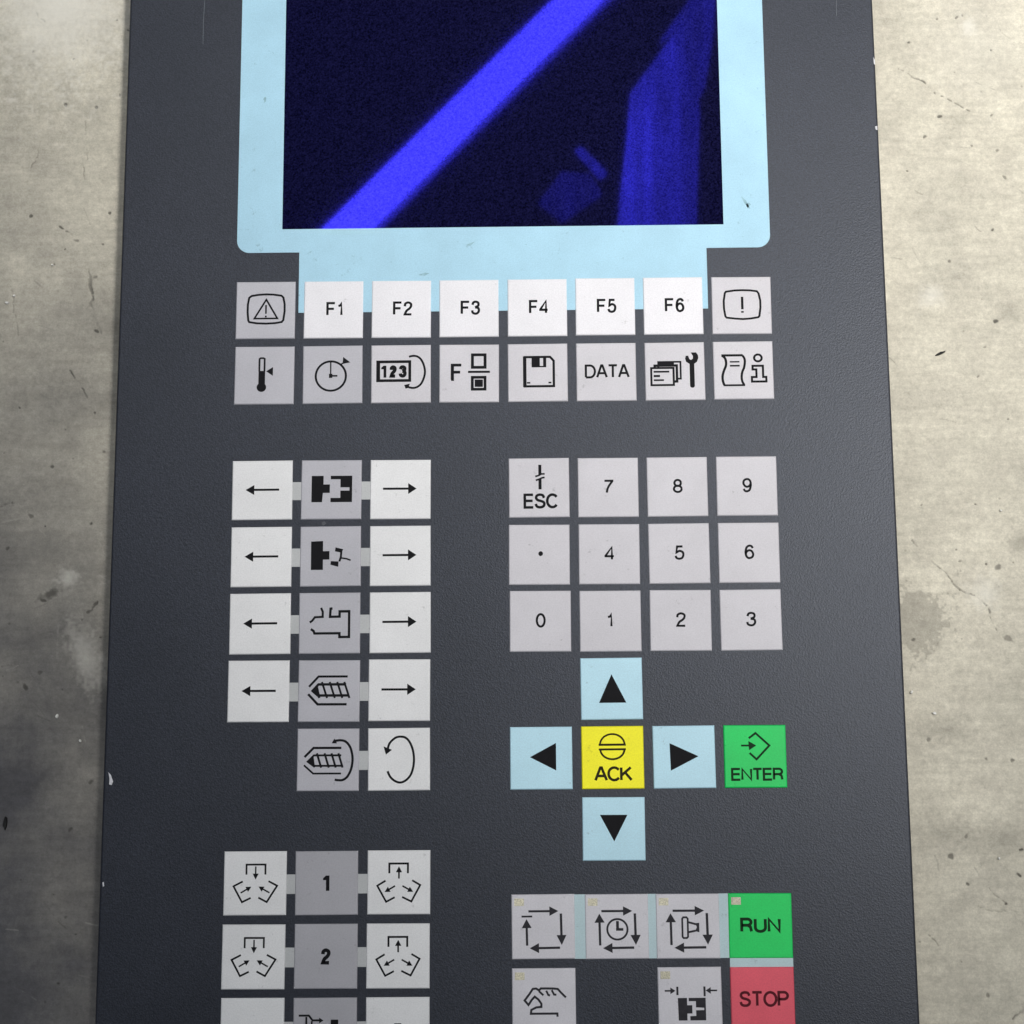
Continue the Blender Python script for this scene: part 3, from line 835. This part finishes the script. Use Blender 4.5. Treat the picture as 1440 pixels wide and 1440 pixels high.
# --- link strips printed between related keys
def strip(u0, v0, u1, v1, material):
    return new_obj('link_strip', bevel_box('link_strip', u0, v0, u1, v1, -0.03, 0.07, 0, 1, material), panel)
for r in (2, 3, 4, 5, 6, 8, 9, 12):
    for c in (0, 1):
        if r == 6 and c == 0: continue
        strip(c * PITCH + K - 0.25, ROW[r] + 6.05, (c + 1) * PITCH + 0.25, ROW[r] + 11.1, M_LINK)
strip(4 * PITCH + K - 0.25, ROW[10] + 0.05, 95.6 + 0.25, ROW[10] + K - 0.05, M_LINKBLUE)
strip(95.6 + K - 0.25, ROW[10] + 0.05, 6 * PITCH + 0.25, ROW[10] + K - 0.05, M_LINKBLUE)
strip(6 * PITCH + K - 0.25, ROW[10] + 0.05, 7 * PITCH + 0.25, ROW[10] + K - 0.05, M_LINKBLUE)
strip(7 * PITCH + 0.05, ROW[10] + K - 0.25, 7 * PITCH + K - 0.05, ROW[11] + 0.25, M_LINKBLUE)

# --- wear on the plate: small chips and scratches
def sliver(name, pts, material, z=0.02, parent=None):
    q = [px_to_plane(x, y, TOP) for x, y in pts]
    c = sum(q, Vector()) / len(q)
    bm = bmesh.new()
    lo = [bm.verts.new((p_.x - c.x, p_.y - c.y, -0.00003)) for p_ in q]; hi = [bm.verts.new((p_.x - c.x, p_.y - c.y, z * MM)) for p_ in q]
    bm.faces.new(hi); bm.faces.new(lo[::-1])
    n = len(q)
    for i in range(n): bm.faces.new((lo[i], lo[(i + 1) % n], hi[(i + 1) % n], hi[i]))
    bmesh.ops.recalc_face_normals(bm, faces=bm.faces[:])
    me = bpy.data.meshes.new(name); bm.to_mesh(me); bm.free(); me.materials.append(material)
    return new_obj(name, me, parent or panel, (c.x, c.y, TOP))
sliver('chipped_spot', [(152.5, 1086), (156, 1090), (159, 1099), (157, 1104), (153.5, 1103), (154, 1095)], M_CHIP)
sliver('chipped_spot', [(144, 1241), (146, 1240), (146.6, 1246), (144.6, 1247)], M_CHIP)
sliver('chipped_spot', [(1228, 80), (1230, 84), (1230.5, 91), (1229, 90)], M_CHIP)
sliver('chipped_spot', [(1230.5, 178), (1233.5, 177), (1234, 183), (1231.5, 182)], M_CHIP)
sliver('scratch', [(287.4, 0), (288.4, 0), (286.6, 30), (285.8, 62), (285, 62), (285.6, 30)], M_SCRATCH)
sliver('scratch', [(1175.8, 0), (1176.6, 0), (1176.8, 22), (1176, 22)], M_SCRATCH)
sliver('scratch', [(1180, 632), (1191, 629), (1191, 629.8), (1180.5, 633)], M_SCRATCH)
sliver('scratch', [(1212, 625), (1226, 628), (1230, 632), (1225, 629), (1212, 626)], M_SCRATCH)
sliver('scratch', [(452, 735), (456, 733), (459, 736), (455, 739), (453, 738)], M_SCRATCH)
for pts in ([(370, 140), (373, 136), (374.5, 138), (374, 143), (371.5, 145), (371.5, 141)], [(1042, 276), (1049, 282), (1055, 294), (1052, 293), (1046, 285)], [(1049, 287), (1053, 285), (1056, 288), (1051, 293)],
            [(588, 387), (598, 383.5), (604, 384.5), (597, 388)], [(655, 345), (662, 342), (668, 340), (661, 346)]):
    s_ = sliver('scuff_mark', pts, M_SCUFF, z=0.135)

# ------------------------------------------------------------------ loose bits on the concrete
def chip(name, x, y, lpx, wpx, ang, h, material, label, cat, group=None, seed=0):
    r = random.Random(seed)
    c = px_to_plane(x, y, 0.0)
    bm = bmesh.new()
    n = 9; L_, W_ = lpx * 0.1 * MM, wpx * 0.1 * MM
    lo = []; hi = []
    for i in range(n):
        a = 2 * math.pi * i / n; k = r.uniform(0.75, 1.15)
        px_, py_ = math.cos(a) * L_ * k, math.sin(a) * W_ * k
        X = px_ * math.cos(ang) - py_ * math.sin(ang); Y = px_ * math.sin(ang) + py_ * math.cos(ang)
        lo.append(bm.verts.new((X, Y, -0.0004))); hi.append(bm.verts.new((X * 0.72, Y * 0.72, h * MM * r.uniform(0.7, 1.1))))
    bm.faces.new(hi); bm.faces.new(lo[::-1])
    for i in range(n): bm.faces.new((lo[i], lo[(i + 1) % n], hi[(i + 1) % n], hi[i]))
    bmesh.ops.recalc_face_normals(bm, faces=bm.faces[:])
    me = bpy.data.meshes.new(name); bm.to_mesh(me); bm.free(); me.materials.append(material)
    o = new_obj(name, me, None, (c.x, c.y, 0.0))
    o['label'] = label; o['category'] = cat
    if group: o['group'] = group
    return o
M_GRIT = plain('pale_grit', (0.80, 0.79, 0.76), 0.5)
M_BLACK = plain('black_splinter', (0.012, 0.012, 0.012), 0.6)
chip('splinter', 7.5, 1157, 22, 6, math.pi / 2 - 0.1, 0.7, M_BLACK, 'short thick black splinter lying on the dark shaded concrete', 'splinter', seed=1)
chip('splinter', 1322, 497, 17, 4, 0.42, 0.6, M_BLACK, 'thin slanted black splinter on the pale concrete beside the screen keys', 'splinter', seed=2)
GP = 'pale grit on the concrete'
for i, (x, y, a, b_) in enumerate([(10, 426, 7, 4), (20, 416, 5, 3), (80, 1007, 6, 4.5), (113, 1042, 5, 3.5), (74, 373, 4, 3)]):
    chip('grit_chip', x, y, a, b_, 0.7 * i, 0.6, M_GRIT, 'tiny white grit chip on the concrete along the arrow-key side of the panel', 'grit', GP, 20 + i)
for i, (x, y, a, b_) in enumerate([(1314, 1003, 7, 5), (1282, 973, 6, 4), (1405, 1207, 5, 3.5), (1407, 718, 5, 3)]):
    chip('grit_chip', x, y, a, b_, 0.9 * i, 0.6, M_GRIT, 'tiny white grit chip on the concrete along the number-pad side of the panel', 'grit', GP, 40 + i)

# ------------------------------------------------------------------ overhead lamp and roof light that the screen mirrors
def emitter(name, strength, color, patchy=0.0):
    m_ = bpy.data.materials.new(name); m_.use_nodes = True; nt = m_.node_tree; nt.nodes.clear()
    e = nt.nodes.new('ShaderNodeEmission'); out = nt.nodes.new('ShaderNodeOutputMaterial')
    e.inputs['Color'].default_value = color; e.inputs['Strength'].default_value = strength
    if patchy:
        pos = world_pos(nt); mp = nt.nodes.new('ShaderNodeMapping'); mp.inputs['Scale'].default_value = (34, 5, 5); mp.inputs['Rotation'].default_value = (0, 0, 0.08)
        nt.links.new(pos, mp.inputs['Vector']); n = noise(nt, mp.outputs[0], 1.0, 4, 0.6)
        r = nt.nodes.new('ShaderNodeMapRange'); nt.links.new(n, r.inputs[0])
        r.inputs[1].default_value = 0.3; r.inputs[2].default_value = 0.7
        r.inputs[3].default_value = strength * (1 - patchy); r.inputs[4].default_value = strength * (1 + patchy)
        nt.links.new(r.outputs[0], e.inputs['Strength'])
    nt.links.new(e.outputs[0], out.inputs['Surface'])
    return m_
HC = 2.604
def prism(name, pts, z0, z1, material, parent=None, loc=(0, 0, 0)):
    bm = bmesh.new()
    lo = [bm.verts.new((x, y, z0)) for x, y in pts]; hi = [bm.verts.new((x, y, z1)) for x, y in pts]
    bm.faces.new(lo[::-1]); bm.faces.new(hi); n = len(pts)
    for i in range(n): bm.faces.new((lo[i], lo[(i + 1) % n], hi[(i + 1) % n], hi[i]))
    bmesh.ops.recalc_face_normals(bm, faces=bm.faces[:])
    me = bpy.data.meshes.new(name); bm.to_mesh(me); bm.free(); me.materials.append(material)
    return new_obj(name, me, parent, loc)
M_CASE = plain('white_lamp_casing', (0.6, 0.6, 0.6), 0.5)
lamp = bpy.data.objects.new('strip_lamp', None); COL.objects.link(lamp)
lamp.location = (-0.115, 1.215, HC); lamp.rotation_euler = (0, 0, math.atan2(0.427, 0.41))
lamp['label'] = 'long ceiling strip lamp mirrored as a blue bar in the screen'; lamp['category'] = 'lamp'
prism('diffuser', [(-0.62, -0.0285), (0.62, -0.0285), (0.62, 0.0285), (-0.62, 0.0285)], 0.0, 0.03, emitter('lit_diffuser', 58, (1, 0.99, 0.97, 1)), lamp)
prism('casing', [(-0.64, -0.04), (0.64, -0.04), (0.64, 0.04), (-0.64, 0.04)], 0.0305, 0.08, M_CASE, lamp)
roof = bpy.data.objects.new('roof_light', None); COL.objects.link(roof); roof.location = (0.24, 1.2, HC)
roof['label'] = 'slanted daylight opening mirrored as a dim blue patch in the screen'; roof['category'] = 'roof light'
for pts, st in (([(0.150, 0.90), (0.163, 1.06), (0.176, 1.16), (0.184, 1.245), (0.212, 1.285), (0.222, 1.15), (0.226, 1.02), (0.222, 0.90)], 15),
                ([(0.2225, 0.90), (0.2265, 1.02), (0.2225, 1.15), (0.2125, 1.286), (0.262, 1.355), (0.272, 1.20), (0.268, 1.05), (0.262, 0.90)], 10.5),
                ([(0.2625, 0.90), (0.2685, 1.05), (0.2725, 1.20), (0.2625, 1.356), (0.298, 1.40), (0.306, 1.20), (0.298, 1.06), (0.292, 0.90)], 7.5),
                ([(0.240, 1.345), (0.345, 1.50), (0.336, 1.36), (0.318, 1.26), (0.307, 1.24), (0.2985, 1.402)], 6.5)):
    prism('pane', [(x - 0.24, y - 1.2) for x, y in pts], 0.0, 0.02, emitter('daylight_pane', st, (0.95, 0.98, 1.0, 1), 0.45), roof)
for pts, s_ in (([(0.085, 1.142), (0.097, 1.145), (0.140, 1.098), (0.128, 1.090)], 9), ([(0.02, 1.045), (0.06, 1.10), (0.11, 1.095), (0.13, 1.06), (0.06, 1.01)], 3.4)):
    prism('pane', [(x - 0.24, y - 1.2) for x, y in pts], 0.0, 0.02, emitter('dim_pane', s_, (0.95, 0.98, 1.0, 1), 0.4), roof)
